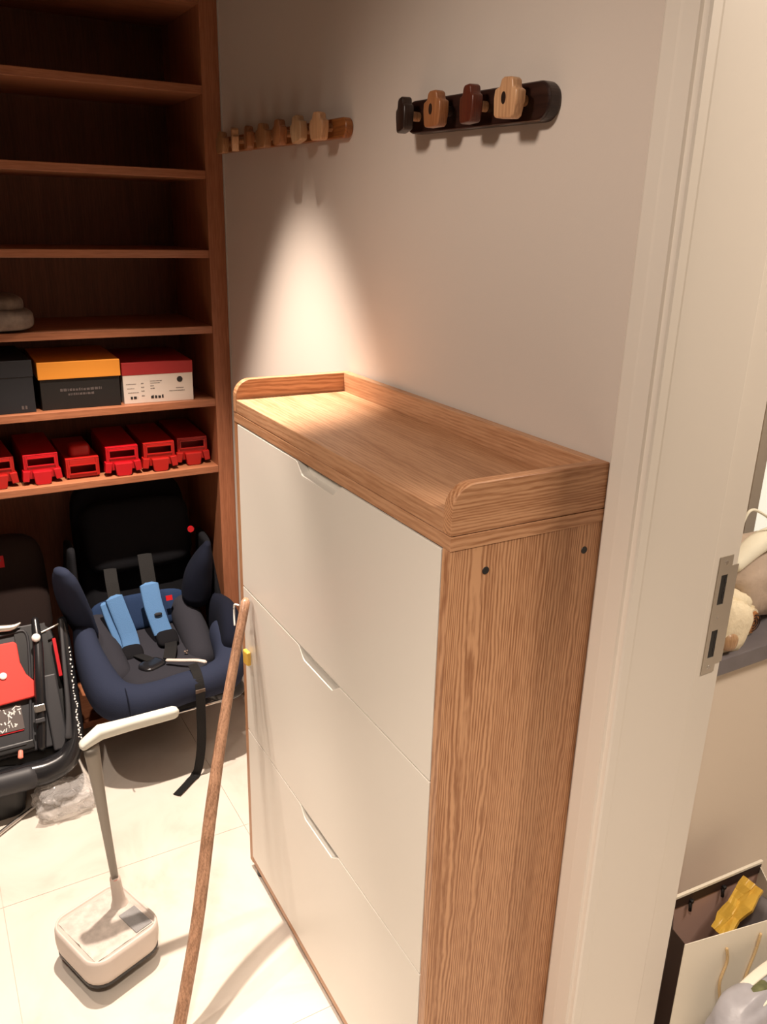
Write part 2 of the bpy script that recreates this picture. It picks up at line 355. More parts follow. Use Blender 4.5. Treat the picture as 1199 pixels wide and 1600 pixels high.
# ------------------------------------------------------------------ shoe cabinet
W_, D_, H1 = .80, -.267, 1.153
sc = thing('shoe_cabinet', 'tall oak shoe cabinet with three white tip-out fronts and a raised tray top', 'cabinet', (.4, -.13, 0))
obj('side_panel', mk(.782, .800, D_, -.004, .022, H1), 'oak_z', sc, bevel=.0006, label='oak side panel with two dark screw holes')
obj('side_panel', mk(0, .018, D_, -.004, .022, H1), 'oak_z', sc, bevel=.0006)
obj('back_panel', mk(.018, .782, -.012, -.006, .03, H1), 'oak_z', sc)
obj('bottom_panel', mk(.018, .782, D_ + .001, -.012, .024, .042), 'oak_x', sc)
obj('top_panel', mk(0, .8005, D_ - .0005, -.004, H1, 1.1725), 'oak_x', sc, bevel=.0008)
obj('edge_band', mk(.8005, .8012, D_ - .0005, -.004, H1 + .0004, 1.1722), 'oak_y', sc)
for x in (.03, .74):
    for y in (-.25, -.05): obj('foot', cyl(B(), (x + .01, y, 0), (x + .01, y, .022), .014), 'black', sc)
for y, z in ((-.208, 1.116), (-.034, 1.114)):
    obj('screw_cap', cyl(B(), (.7995, y, z), (.8008, y, z), .0058, .0052, 24), 'black', sc)
    # shallow rim round the cap
# tray: board with side lips whose front corner is rounded, and a back lip
obj('tray_board', mk(.018, .782, D_ - .0005, -.022, 1.1735, 1.201), 'oak_x', sc, bevel=.0012)
def lip_outline(r=.034):
    y0, y1, z0, z1 = D_ - .001, -.004, 1.1735, 1.241
    pts = [(y0, z0), (y1, z0), (y1, z1), (y0 + r, z1)]
    for i in range(1, 9):
        a = PI / 2 + PI / 2 * i / 8; pts.append((y0 + r + r * math.cos(a), z1 - r + r * math.sin(a)))
    return pts
for x0, x1 in ((0, .018), (.782, .801)):
    obj('tray_lip', prism(B(), lip_outline(), (0, 0, 0), (0, 1, 0), (0, 0, 1), (1, 0, 0), x0, x1), 'oak_y', sc, bevel=.0018, seg=3)
obj('tray_back', mk(.018, .782, -.022, -.004, 1.1735, 1.241), 'oak_x', sc, bevel=.0015)
# drawer fronts with a trapezoid finger cut-out in the top edge
def front(z0, z1):
    out = [(.0195, z0), (.7805, z0), (.7805, z1), (.490, z1), (.462, z1 - .0215), (.343, z1 - .0215)]
    for i in range(1, 5): t = i / 5; out.append((.343 - .028 * t, z1 - .0215 + .0215 * (3 * t * t - 2 * t ** 3)))
    out += [(.315, z1), (.0195, z1)]
    fr = obj('drawer_front', prism(B(), out, (0, 0, 0), (1, 0, 0), (0, 0, 1), (0, 1, 0), D_ - .0005, D_ + .016), 'white', sc, bevel=.0005)
    obj('finger_recess', mk(.305, .50, D_ + .0165, D_ + .020, z1 - .035, z1 - .0015), 'white', fr)
front(.044, .4160); front(.4195, .7850); front(.7885, 1.1500)
for z in (.4178, .7868, 1.1515): obj('gap_shade', mk(.0185, .7815, D_ + .003, D_ + .0155, z - .0013, z + .0013), 'black', sc)  # black strips added to paint the shade inside the drawer gaps

# ------------------------------------------------------------------ hook racks on the wall
def rack(label, x0, x1, z0, z1, h, t, m, knobs, kh, kw, group=None):
    cz = (z0 + z1) / 2; L_ = x1 - x0; ang = math.atan2(z1 - z0, L_)
    r = thing('hook_rack', label, 'coat rack', ((x0 + x1) / 2, 0, cz))
    A = (math.cos(ang), 0, math.sin(ang)); Bv = (-math.sin(ang), 0, math.cos(ang))
    obj('board', prism(B(), rrect(L_, h, h * .47, 8), ((x0 + x1) / 2, 0, cz), A, Bv, (0, -1, 0), .0, t), m, r, bevel=.004, seg=3, smooth=False)
    for kx, kz, mm, pegm, rot, yaw, hole in knobs:
        hk = obj('hook', B(), mm, r)
        bpy.data.objects.remove(hk)
        # rounded stone-like slab with a small head
        hw, hh = kw / 2, kh / 2
        out = [(-.70, -1), (.62, -1), (.82, -.86), (1.0, -.05), (.97, .48), (.62, .60), (.52, 1.0), (.30, 1.10), (-.26, 1.10), (-.48, 1.0), (-.58, .60), (-.95, .48), (-1.0, 0), (-.86, -.84)]
        ca, sa = math.cos(rot), math.sin(rot); out = [((a * ca - b * sa) * hw, (a * sa + b * ca) * hh) for a, b in out]
        cy, sy = math.cos(yaw), math.sin(yaw)
        O = (kx, -t - .028, kz); A2 = (cy, sy, 0); N2 = (sy, -cy, 0)
        hk = obj('hook', prism(B(), out, O, A2, (0, 0, 1), N2, -.009, .009), mm, r, bevel=.003, seg=3, smooth=True)
        obj('peg', cyl(B(), (kx, -t + .002, kz), (kx, -t - .024, kz), .0075), pegm, hk)
        if hole:
            Oh = Vector(O) + Vector(N2) * .0092
            obj('hole_shade', prism(B(), [(.0045 * math.cos(q * PI / 8) - .002, .008 * math.sin(q * PI / 8) + .001) for q in range(16)], Oh, A2, (0, 0, 1), N2, -.001, .0008), 'k_black', hk)  # dark oval inlay paints the shade inside the knob's hole
    return r
rack('dark walnut hook rack with four mixed wooden knobs, above the cabinet', .247, .628, 1.7205, 1.7125, .052, .022, 'dwood',
     [(.290, 1.719, 'k_black', 'k_pale', .1, -.25, 0), (.386, 1.719, 'k_tan', 'k_black', 0, 0, 1), (.482, 1.717, 'k_red', 'k_pale', .0, -.2, 0), (.575, 1.716, 'k_pale', 'k_mid', -.08, .05, 1)], .050, .050)
rack('honey brown hook rack with seven pale wooden knobs in the corner by the shelves', -.745, .010, 1.735, 1.7255, .038, .018, 'hwood',
     [(-.640, 1.733, 'k_mid', 'k_mid', 0, .1, 0), (-.545, 1.735, 'k_pale', 'k_mid', -.2, -.3, 0), (-.448, 1.732, 'k_tan', 'k_mid', .1, -.2, 0), (-.355, 1.731, 'k_mid', 'k_mid', 0, .15, 0),
      (-.258, 1.731, 'k_tan', 'k_mid', 0, 0, 0), (-.155, 1.730, 'k_beige', 'k_mid', .2, .1, 0), (-.054, 1.728, 'k_pale', 'k_mid', 0, .2, 0)], .050, .046)

# ------------------------------------------------------------------ shoe boxes and bundle
def marks(bm, O, A, Bv, N_, lines, seed):
    rnd = random.Random(seed)
    for (a, b, w_, h_) in lines:
        x = a
        while x < a + w_:
            q = rnd.uniform(.25, 1.0) * h_ * 1.1; g = min(q, a + w_ - x)
            prism(bm, [(x, b), (x + g, b), (x + g, b + h_ * rnd.uniform(.7, 1)), (x, b + h_ * rnd.uniform(.7, 1))], O, A, Bv, N_, 0, .0004); x += q + h_ * .3
    return bm
def shoebox(label, y0, y1, z, h, lidh, bm_, lm, rot, over=.004, depth=.29, xf=-.788, marksl=(), inkm='greyink'):
    yc = (y0 + y1) / 2; r = thing('shoe_box', label, 'box', (xf - depth / 2, yc, z))
    w_ = y1 - y0; Rm = rotz(rot); c = Vector((xf - depth / 2, yc, 0))
    bd = obj('box_body', obox(B(), c + Vector((0, 0, z + (h - .002) / 2)), (depth / 2 - over, w_ / 2 - over, (h - .002) / 2), Rm), bm_, r, bevel=.001)
    obj('lid', obox(B(), c + Vector((0, 0, z + h - lidh / 2)), (depth / 2, w_ / 2, lidh / 2), Rm), lm, r, bevel=.0015)
    if marksl:
        O = c + Rm @ Vector((depth / 2 - over + .0002, 0, 0)) + Vector((0, 0, z)); A = Rm @ Vector((0, 1, 0)); N_ = Rm @ Vector((1, 0, 0))
        for ink, ls in marksl: obj('printing', marks(B(), O, A, (0, 0, 1), N_, ls, len(ls) + 3), ink, bd)['kind'] = 'stuff'
    return r, c, Rm
shoebox('charcoal shoe box with matching lid at the left edge of the picture', -.735, -.556, 1.036, .142, .045, 'slate', 'slate', 1.5, xf=-.785, over=.0015,
        marksl=[('greyink', [(.052, .010, .014, .012)])])
shoebox('black shoe box with a bright orange lid, between charcoal and red-lidded boxes', -.537, -.318, 1.036, .132, .047, 'charcard', 'orange', -1.5,
        marksl=[('greyink', [(-.055, .050, .110, .008), (-.035, .038, .070, .007)])])
r3, c3, Rm3 = shoebox('white shoe box with a dark red lid and small print, nearest the cabinet', -.309, -.106, 1.036, .118, .036, 'whitecard', 'redcard', -3, over=.0012,
        marksl=[('greyink', [(-.092, .056, .028, .002), (-.090, .043, .020, .002), (-.088, .031, .030, .002), (-.050, .056, .008, .003), (-.050, .045, .008, .003), (-.050, .034, .008, .003), (-.050, .020, .008, .003),
                             (-.024, .062, .034, .002), (-.024, .056, .028, .002), (-.024, .048, .010, .002), (-.024, .040, .012, .003), (.030, .030, .045, .0025), (.050, .038, .022, .002)]),
                ('blackink', [(-.082, .013, .020, .008), (-.024, .012, .036, .010)])])
O = c3 + Rm3 @ Vector((.29 / 2 - .001, .062, 0)) + Vector((0, 0, 1.036 + .064))
bd3 = [c for c in bpy.data.objects if c.parent == r3 and c.name.startswith('box_body')][0]
obj('round_hole', cyl(B(), O, O + Rm3 @ Vector((.0006, 0, 0)), .0085, n=24), 'blackink', bd3)  # black disc paints the dark inside of the hole
bm = B(); pad(bm, (-.86, -.615, 1.284), (.22, .165, .064), rotz(6), .6, .6); pad(bm, (-.87, -.625, 1.322), (.20, .150, .050), rotz(2), .6, .6)
tag(obj('soft_bundle', bm, 'knit', smooth=True), 'grey-brown folded soft bundle alone on the dim upper shelf', 'cloth')

# ------------------------------------------------------------------ red slotted shoe holders
def shoe_holder(label, yc, xf, m_, rot=0, flip=False):
    r = thing('shoe_holder', label, 'shoe holder', (xf - .12, yc, .828), 'red plastic shoe holders on the shelf')
    Rm = rotz(rot); c = Vector((xf, yc, .828))
    def Pp(x, y, z): return c + Rm @ Vector((x, y, z))
    hw = .046
    # hollow sleeve: outline with a slot opening in the front face
    bm = B(); z0, z1 = (.016, .086) if not flip else (.006, .062); s0, s1 = (.054, .074) if not flip else (.018, .040)
    fr = Matrix.Identity(3)
    def b3(x0, x1, y0, y1, a, b):
        v = [Pp(x, y, z) for x in (x0, x1) for y in (y0, y1) for z in (a, b)]; vs = [bm.verts.new(q) for q in v]
        for f in ((0, 1, 3, 2), (4, 6, 7, 5), (0, 4, 5, 1), (2, 3, 7, 6), (0, 2, 6, 4), (1, 5, 7, 3)): bm.faces.new([vs[i] for i in f])
    b3(-.26, 0, -hw, hw, z1 - .004, z1); b3(-.26, 0, -hw, -hw + .004, z0, z1 - .004); b3(-.26, 0, hw - .004, hw, z0, z1 - .004)
    b3(-.26, -.004, -hw + .004, hw - .004, z0, z0 + .003)
    b3(-.004, 0, -hw + .004, -hw + .010, z0, z1 - .004); b3(-.004, 0, hw - .010, hw - .004, z0, z1 - .004)
    b3(-.004, 0, -hw + .010, hw - .010, z0, s0); b3(-.004, 0, -hw + .010, hw - .010, s1, z1 - .004)
    b3(-.045, -.040, -hw + .004, hw - .004, z0, z1 - .004)
    body = obj('sleeve', bm, m_, r, bevel=.0012)
    # raised frame around the slot
    bm = B()
    for a in ((-.038, .038, s1, s1 + .003), (-.038, .038, s0 - .003, s0), (-.038, -.035, s0, s1), (.035, .038, s0, s1)): b3(0, .0025, *a)
    obj('slot_frame', bm, m_, body)
    if not flip:
        out = [(-.026, .040), (.026, .040), (.021, .004), (.015, .000), (-.015, .000), (-.021, .004)]
        obj('tongue', prism(B(), out, Pp(0, 0, 0), Rm @ Vector((0, 1, 0)), (0, 0, 1), Rm @ Vector((1, 0, 0)), 0, .016), m_, r, bevel=.003)
        for s in (-1, 1):
            out = [(s * .030, .040), (s * .050, .042), (s * .053, .012), (s * .036, .010)]
            obj('foot', prism(B(), out, Pp(0, 0, 0), Rm @ Vector((0, 1, 0)), (0, 0, 1), Rm @ Vector((1, 0, 0)), -.02, .008), m_, r, bevel=.002)
        bm = B(); b3(-.22, -.06, -.03, .03, 0, z0); obj('base_rail', bm, m_, r)
    else:
        bm = B(); pad(bm, Pp(-.045, 0, .072), (.05, .060, .048), Rm, .45, .45); obj('tongue', bm, m_, r, smooth=True)
        bm = B(); b3(-.22, -.01, -.04, .04, 0, .006); obj('base_rail', bm, m_, r)
    return r
shoe_holder('red plastic shoe holder cut by the left picture edge', -.672, -.802, 'redp2', 3)
shoe_holder('red plastic shoe holder second from the left picture edge, slot above a tongue', -.557, -.800, 'redp', 0)
shoe_holder('upside-down red shoe holder with its rounded tongue on top', -.446, -.800, 'redp2', 0, True)
shoe_holder('brightest red shoe holder, right of the upside-down one', -.335, -.790, 'redp', -2)
shoe_holder('scarlet shoe holder, second from the cabinet side', -.226, -.792, 'redp2', -2)
shoe_holder('red shoe holder set back at the right end of the row', -.118, -.815, 'redp2', -3)

# ------------------------------------------------------------------ navy child car seat
cs = thing('car_seat', 'navy child car seat with light blue harness pads, standing in the bottom compartment', 'car seat', (-.80, -.30, .045))
obj('base', loft(B(), [(-1.0, -.30, .10, .13, .05), (-.80, -.30, .12, .15, .070), (-.60, -.31, .17, .155, .055), (-.50, -.31, .215, .15, .030)], e=.6), 'matblack', cs, smooth=True)
obj('shell', loft(B(), [(-1.02, -.295, .20, .15, .10), (-.85, -.295, .21, .175, .10), (-.70, -.30, .225, .185, .065), (-.56, -.31, .245, .185, .038)], e=.7), 'navyd', cs, smooth=True)
obj('seat_pad', loft(B(), [(-.90, -.295, .32, .13, .03), (-.75, -.30, .285, .135, .03), (-.62, -.31, .270, .135, .03), (-.50, -.31, .280, .12, .028)], e=.7), 'greyf', cs, smooth=True)
# U-shaped bolster: front edge rolls round into both sides
obj('bolster', loft(B(), [(-.80, -.490, .385, .030, .060), (-.70, -.505, .355, .034, .066), (-.60, -.505, .318, .042, .066), (-.50, -.482, .276, .050, .058), (-.460, -.43, .262, .050, .052), (-.450, -.36, .268, .046, .044), (-.452, -.29, .276, .044, .042), (-.452, -.21, .280, .044, .044), (-.470, -.150, .288, .046, .054), (-.54, -.125, .300, .040, .062), (-.64, -.115, .31, .034, .06)], e=.85, n=20), 'navy', cs, smooth=True)
obj('side_wing', loft(B(), [(-.520, -.118, .325, .030, .070), (-.58, -.100, .345, .034, .095), (-.66, -.088, .335, .032, .095), (-.76, -.090, .33, .028, .08)], e=.8, n=20), 'navyd', cs, smooth=True)
obj('seam', loft(B(), [(-.400, -.452, .262, .0016, .0016), (-.412, -.452, .300, .0016, .0016), (-.450, -.450, .316, .0016, .0016), (-.490, -.446, .310, .0016, .0016)], up=(0, 1, 0), n=8), 'navyd', cs, smooth=True)
obj('piping', loft(B(), [(-.800, -.455, .305, .006, .006), (-.785, -.40, .300, .006, .006), (-.780, -.315, .300, .006, .006), (-.785, -.23, .303, .006, .006), (-.800, -.175, .315, .006, .006)], n=8), 'matblack', cs, smooth=True)
# backrest, reclined, and its raised side wings
bk = roty(-14)
obj('backrest', pad(B(), (-.955, -.290, .50), (.10, .36, .52), bk, .35, .35), 'matblack', cs, smooth=True)
hr = obj('headrest', pad(B(), (-.925, -.285, .590), (.11, .34, .23), bk, .4, .4), 'matblack', cs, smooth=True)
obj('carry_loop', loft(B(), [(-.985, -.35, .68, .013, .010), (-.985, -.345, .715, .013, .010), (-.985, -.335, .725, .012, .010)], up=(1, 0, 0), e=.8), 'matblack', cs, smooth=True)
obj('shoulder_wing', loft(B(), [(-.660, -.552, .605, .016, .030), (-.670, -.545, .575, .024, .044), (-.695, -.532, .510, .028, .054), (-.72, -.515, .440, .028, .054), (-.74, -.495, .375, .024, .046)], up=(1, .45, .3), e=.9, n=20), 'navy', cs, smooth=True, label='blue-grey left shoulder wing')
obj('shoulder_wing', loft(B(), [(-.735, -.112, .585, .012, .020), (-.745, -.122, .545, .028, .045), (-.765, -.135, .480, .044, .060), (-.78, -.140, .415, .048, .065)], up=(1, -.3, .3), e=.9, n=20), 'navyd', cs, smooth=True)
obj('side_panel', loft(B(), [(-.83, -.095, .58, .012, .06), (-.84, -.085, .45, .014, .10), (-.82, -.080, .34, .016, .12)], up=(1, 0, 0), e=.8), 'matblack', cs, smooth=True)
obj('side_panel', loft(B(), [(-.86, -.50, .60, .012, .06), (-.86, -.505, .45, .014, .10), (-.84, -.505, .34, .016, .11)], up=(1, 0, 0), e=.8), 'matblack', cs, smooth=True)
obj('inner_side', loft(B(), [(-.80, -.185, .355, .040, .050), (-.70, -.180, .310, .045, .050), (-.60, -.185, .275, .045, .040)], up=(.3, .5, 1), e=1), 'greyf', cs, smooth=True)
obj('inner_side', loft(B(), [(-.80, -.445, .345, .040, .050), (-.70, -.445, .300, .045, .050), (-.60, -.440, .270, .045, .040)], up=(.3, -.5, 1), e=1), 'greyf', cs, smooth=True)
obj('lumbar_pad', pad(B(), (-.815, -.315, .365), (.045, .30, .115), roty(-28), .5, .35), 'blue', cs, smooth=True)
# harness
def strap(name, pts, m_, w_=.02, t=.0022, parent=cs, label=None, up=(0, 1, 0), e=.25):
    return obj(name, loft(B(), [(*p, t, w_) for p in pts], up=up, n=16, sub=6, e=e, cap=1), m_, parent, smooth=False, label=label)
strap('shoulder_pad', [(-.758, -.402, .455), (-.735, -.390, .400), (-.710, -.378, .345), (-.690, -.376, .312)], 'lblue', .026, .008, label='light blue left shoulder pad', e=.5)
strap('shoulder_pad', [(-.765, -.432, .435), (-.745, -.424, .390), (-.715, -.410, .335), (-.698, -.402, .306)], 'lblue', .012, .008, e=.5)
strap('shoulder_pad', [(-.770, -.292, .472), (-.742, -.290, .415), (-.715, -.282, .362), (-.700, -.276, .335)], 'lblue', .029, .008, label='light blue right shoulder pad with a dark logo patch', e=.5)
obj('logo_patch', pad(B(), (-.716, -.283, .392), (.006, .024, .011), roty(-25), .8, .8), 'slate', cs, smooth=True)
strap('webbing', [(-.83, -.393, .52), (-.79, -.398, .492), (-.757, -.400, .455)], 'web', .019)
strap('webbing', [(-.83, -.285, .55), (-.80, -.288, .515), (-.768, -.291, .472)], 'web', .022)
obj('buckle', pad(B(), (-.672, -.378, .302), (.055, .064, .030), roty(30), .6, .6), 'matblack', cs, smooth=True)
obj('buckle', pad(B(), (-.682, -.268, .320), (.060, .066, .032), roty(30), .6, .6), 'matblack', cs, smooth=True)
obj('buckle', pad(B(), (-.575, -.345, .302), (.060, .075, .022), rotz(25), .6, .6), 'gripg', cs, smooth=True)
strap('webbing', [(-.665, -.372, .300), (-.63, -.362, .308), (-.59, -.345, .312)], 'web', .014)
strap('webbing', [(-.67, -.262, .316), (-.62, -.275, .322), (-.57, -.295, .314)], 'web', .018)
strap('cord_loop', [(-.555, -.305, .318), (-.520, -.270, .326), (-.490, -.235, .332), (-.475, -.215, .330)], 'panp', .006, .005, label='pale twisted cord end', e=1)
strap('adjuster_strap', [(-.485, -.250, .326), (-.440, -.252, .322), (-.408, -.254, .290), (-.398, -.258, .22), (-.400, -.260, .13), (-.402, -.268, .06), (-.408, -.278, .012), (-.395, -.300, .004), (-.366, -.335, .003), (-.350, -.355, .003)], 'web', .0135, .0018, label='long black adjuster strap hanging to the floor', up=(0, 1, .15))
obj('strap_label', obox(B(), (-.403, -.2545, .283), (.0012, .014, .006), roty(8)), 'knit', cs)
obj('adjuster_bar', cyl(B(), (-.440, -.315, .208), (-.415, -.175, .228), .0042), 'steel', cs, smooth=True)
obj('side_tag', obox(B(), (-.772, -.232, .413), (.002, .010, .008), roty(-25)), 'redp', cs)
obj('indicator', cyl(B(), (-.775, -.150, .632), (-.770, -.150, .632), .010), 'redp', cs, label='small red belt guide')
bm = B()
for dy, dz, rr in ((-.006, .003, .0045), (.004, .005, .0035), (.003, -.004, .005), (-.004, -.005, .003)): cyl(bm, (-.428, -.168 + dy, .290 + dz), (-.4205, -.168 + dy, .290 + dz), rr, n=10)
obj('emblem', bm, 'whitep', cs)
bm = B()
for dy, dz, rr in ((-.004, .002, .003), (.003, .003, .0025), (.001, -.004, .003)): cyl(bm, (-.60 , -.235 + dy, .305 + dz), (-.598, -.235 + dy, .308 + dz), rr, n=10)
obj('emblem', bm, 'knit', cs)
obj('front_foot', loft(B(), [(-.50, -.20, .225, .035, .022), (-.47, -.165, .218, .030, .026), (-.47, -.125, .225, .024, .026)], e=.7), 'gripg', cs, smooth=True)

# ------------------------------------------------------------------ black reclined seat base with red pad, at the left
O2 = Vector((-.49, 0, .12)); E1 = Vector((-.6, 0, .8)); EY = Vector((0, 1, 0)); N2 = Vector((.8, 0, .6))
def Q(s, y, h=0): return O2 + E1 * s + EY * y + N2 * h
def Qp(s, y, h, a, b): return (*Q(s, y, h), a, b)
R2 = Matrix((E1, EY, N2)).transposed()
cb = thing('infant_seat', 'black infant seat base with a red pad, tilted beside the navy seat', 'car seat', (-.65, -.76, .045))
obj('tray', prism(B(), rrect(.44, .38, .05, 5, .18, -.775), O2 - N2 * .05, E1, EY, N2, 0, .030), 'black', cb, bevel=.006)
obj('rim', loft(B(), [Qp(.385, -.560, 0, .014, .030), Qp(.27, -.566, 0, .016, .034), Qp(.14, -.572, 0, .018, .036), Qp(.06, -.585, 0, .024, .038), Qp(.005, -.615, 0, .032, .040), Qp(-.015, -.665, 0, .036, .042), Qp(-.015, -.72, 0, .036, .042), Qp(-.015, -.80, 0, .036, .042), Qp(-.010, -.90, 0, .032, .040), Qp(.06, -.975, 0, .02, .038), Qp(.20, -.99, 0, .018, .036), Qp(.385, -.99, 0, .014, .03)], up=tuple(N2), e=.85, n=20), 'gripg', cb, smooth=True)
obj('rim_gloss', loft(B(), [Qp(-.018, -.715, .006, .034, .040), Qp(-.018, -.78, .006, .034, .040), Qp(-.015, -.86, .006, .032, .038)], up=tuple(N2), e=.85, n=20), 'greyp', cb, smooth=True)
obj('inner_panel', obox(B(), Q(.22, -.772, -.005), (.175, .135, .012), R2), 'greyp', cb, bevel=.004)
obj('side_channel', obox(B(), Q(.135, -.625, .008), (.105, .020, .012), R2), 'greyp', cb, bevel=.004)
obj('cavity', obox(B(), Q(.315, -.650, .004), (.075, .042, .008), R2), 'black', cb)
obj('red_strip', obox(B(), Q(.285, -.592, .004), (.055, .0045, .010), R2), 'redp', cb)
rp = [(.352, -.9), (.352, -.697), (.345, -.690), (.29, -.690), (.255, -.680), (.225, -.658), (.205, -.650), (.188, -.668), (.185, -.76), (.185, -.9)]
pd = obj('red_pad', prism(B(), rp, O2 + N2 * .012, E1, EY, N2, 0, .012), 'red', cb, bevel=.004, seg=3, label='red pad with a white button')
obj('button', pad(B(), Q(.262, -.738, .026), (.020, .020, .008), R2, .8, 1), 'whitep', pd, smooth=True)
lb = obj('instruction_label', obox(B(), Q(.145, -.765, .008), (.034, .058, .0012), R2), 'greyink', cb)
bm = B(); rnd = random.Random(5)
for i in range(46):
    s = rnd.uniform(.116, .174); y = rnd.uniform(-.82, -.71); a = rnd.uniform(0, PI)
    obox(bm, Q(s, y, .0097), (rnd.uniform(.002, .008), rnd.uniform(.0006, .0018), .0003), R2 @ Matrix.Rotation(a, 3, 'Z'))
obj('label_print', bm, 'whitep', lb)
obj('label_edge', obox(B(), Q(.108, -.765, .0097), (.0012, .056, .0003), R2), 'redp', lb)
tb = obj('carry_tube', loft(B(), [Qp(.40, -.632, .020, .010, .010), Qp(.33, -.637, .032, .013, .012), Qp(.22, -.652, .046, .014, .013), Qp(.12, -.664, .034, .013, .012), Qp(.050, -.674, .016, .012, .012)], up=tuple(N2)), 'gripg', cb, smooth=True)
obj('tube_knob', pad(B(), Q(.345, -.640, .048), (.024, .024, .018), R2, 1, 1), 'whitep', tb, smooth=True)
obj('tube_clip', obox(B(), Q(.150, -.664, .050), (.010, .014, .004), R2), 'steel', tb, bevel=.002)
obj('tube_clip', obox(B(), Q(.118, -.668, .046), (.006, .013, .004), R2), 'greyp', tb, bevel=.002)
obj('frame_bar', loft(B(), [Qp(.372, -.80, .012, .004, .004), Qp(.378, -.70, .012, .004, .004), Qp(.372, -.662, .012, .004, .004), Qp(.30, -.664, .012, .004, .004), Qp(.16, -.684, .012, .004, .004), Qp(.06, -.70, .012, .004, .004)], up=tuple(N2), sub=4), 'greyp', cb, smooth=True)
obj('frame_bar', loft(B(), [Qp(.362, -.625, .014, .003, .003), Qp(.372, -.590, .014, .003, .003), Qp(.378, -.572, .014, .003, .003)], up=tuple(N2), sub=3), 'satin', cb, smooth=True)
obj('edge_strip', loft(B(), [Qp(.385, -.566, .030, .005, .004), Qp(.25, -.580, .034, .006, .004), Qp(.13, -.592, .036, .007, .004), Qp(.055, -.605, .036, .010, .004)], up=tuple(N2), e=.7), 'greyp', cb, smooth=True)
obj('latch_bar', obox(B(), Q(.065, -.775, .010), (.012, .085, .010), R2), 'black', cb, bevel=.004)
obj('latch_bar', obox(B(), Q(.070, -.785, .021), (.004, .075, .002), R2), 'greyp', cb, bevel=.0015)
obj('release_tag', loft(B(), [Qp(.052, -.728, .030, .006, .004), Qp(.036, -.731, .034, .007, .004)], up=tuple(N2), sub=2), 'rosy', cb, smooth=True, label='small pink release tag')
obj('metal_catch', loft(B(), [Qp(.405, -.78, .02, .010, .006), Qp(.392, -.70, .024, .009, .006), Qp(.400, -.672, .022, .003, .003)], up=tuple(N2)), 'satin', cb, smooth=True)
bm = B(); rnd = random.Random(9); s = .30
while s > .045:
    l = rnd.uniform(.002, .006); obox(bm, Q(s, -.558 - (.30 - s) * .07 + rnd.uniform(-.003, .003), .036), (l * .6, rnd.uniform(.0010, .0026), .001), R2 @ Matrix.Rotation(rnd.uniform(-.6, .6), 3, 'Z')); s -= l + .0055 * (s / .2)
obj('white_lettering', bm, 'whitep', cb)
obj('back_cushion', pad(B(), (-.92, -.735, .46), (.11, .34, .36), roty(-14), .4, .4), 'browncloth', cb, smooth=True)
lbx = obj('brand_tab', obox(B(), (-.858, -.712, .590), (.0012, .030, .017), roty(-20)), 'redp', cb)
bm = B()
for i in range(8): cyl(bm, (-.8575, -.728 + .012 * (i % 4), .595 - .010 * (i // 4)), (-.8555, -.728 + .012 * (i % 4), .5955 - .010 * (i // 4)), .0022, n=8)
obj('tab_print', bm, 'knit', lbx)
obj('support_foot', loft(B(), [(-.505, -.80, .105, .085, .035), (-.500, -.80, .060, .075, .034), (-.498, -.80, .010, .066, .032)], up=(1, 0, 0), e=.6, cap=2), 'black', cb, smooth=True)
obj('base_block', mk(-1.0, -.80, -.92, -.62, .045, .25), 'matblack', cb, bevel=.03, seg=4)
obj('base_block', mk(-.80, -.66, -.90, -.63, .045, .16), 'matblack', cb, bevel=.02, seg=4)
tag(obj('metal_rod', loft(B(), [(-.36, -.86, .008, .0055, .0055), (-.40, -.82, .008, .0055, .0055), (-.445, -.76, .008, .0055, .0055), (-.475, -.715, .008, .0055, .0055)]), 'steel', smooth=True), 'thin curved steel rod on the floor in front of the infant seat', 'rod')

# crumpled clear plastic bag
bm = B(); bmesh.ops.create_icosphere(bm, subdivisions=4, radius=1)
from mathutils import noise
for v in bm.verts:
    p = v.co.copy(); n = noise.noise(p * 1.8) * .35 + noise.noise(p * 4.3 + Vector((3, 1, 2))) * .22 + abs(noise.noise(p * 8)) * .14
    p = Vector([spow(c, .75) for c in p]) * (1 + n); v.co = Vector((-.440 + p.x * .060, -.640 + p.y * .070, max(.002, .038 + p.z * .035)))
tag(obj('plastic_bag', bm, 'film', smooth=True), 'crumpled clear plastic bag on the floor in front of the seats', 'plastic bag')

# ------------------------------------------------------------------ upright dustpan
dp = thing('dustpan', 'pale grey long-handled dustpan with an off-white grip, standing on the floor', 'dustpan', (.115, -.638, 0))
Rp = rotz(20); cP = Vector((.113, -.640, 0)); PX, PY = Rp @ Vector((1, 0, 0)), Rp @ Vector((0, 1, 0))
def ring_prism(bm, o1, o2, O, A, Bv, z0, z1):
    O, A, Bv = Vector(O), Vector(A), Vector(Bv); n = len(o1); K = Vector((0, 0, 1))
    v = [[bm.verts.new(O + A * a + Bv * b + K * z) for a, b in o] for o in (o1, o2) for z in (z0, z1)]
    for i in range(n):
        j = (i + 1) % n
        bm.faces.new((v[0][i], v[0][j], v[1][j], v[1][i])); bm.faces.new((v[2][i], v[3][i], v[3][j], v[2][j]))
        bm.faces.new((v[1][i], v[1][j], v[3][j], v[3][i])); bm.faces.new((v[0][i], v[2][i], v[2][j], v[0][j]))
    return bm
w1, h1 = .186, .176
bm = B(); rings = []
for z, k, r in ((.038, .955, .040), (.050, .985, .042), (.070, 1.0, .042), (.092, .985, .040), (.100, .955, .036), (.1015, .92, .032), (.0985, .895, .028), (.095, .885, .026)):
    rings.append([bm.verts.new(cP + PX * a + PY * b + Vector((0, 0, z))) for a, b in rrect(w1 * k, h1 * k, r, 6)])
for a, b in zip(rings, rings[1:]):
    for i in range(len(a)): bm.faces.new((a[i], a[(i + 1) % len(a)], b[(i + 1) % len(a)], b[i]))
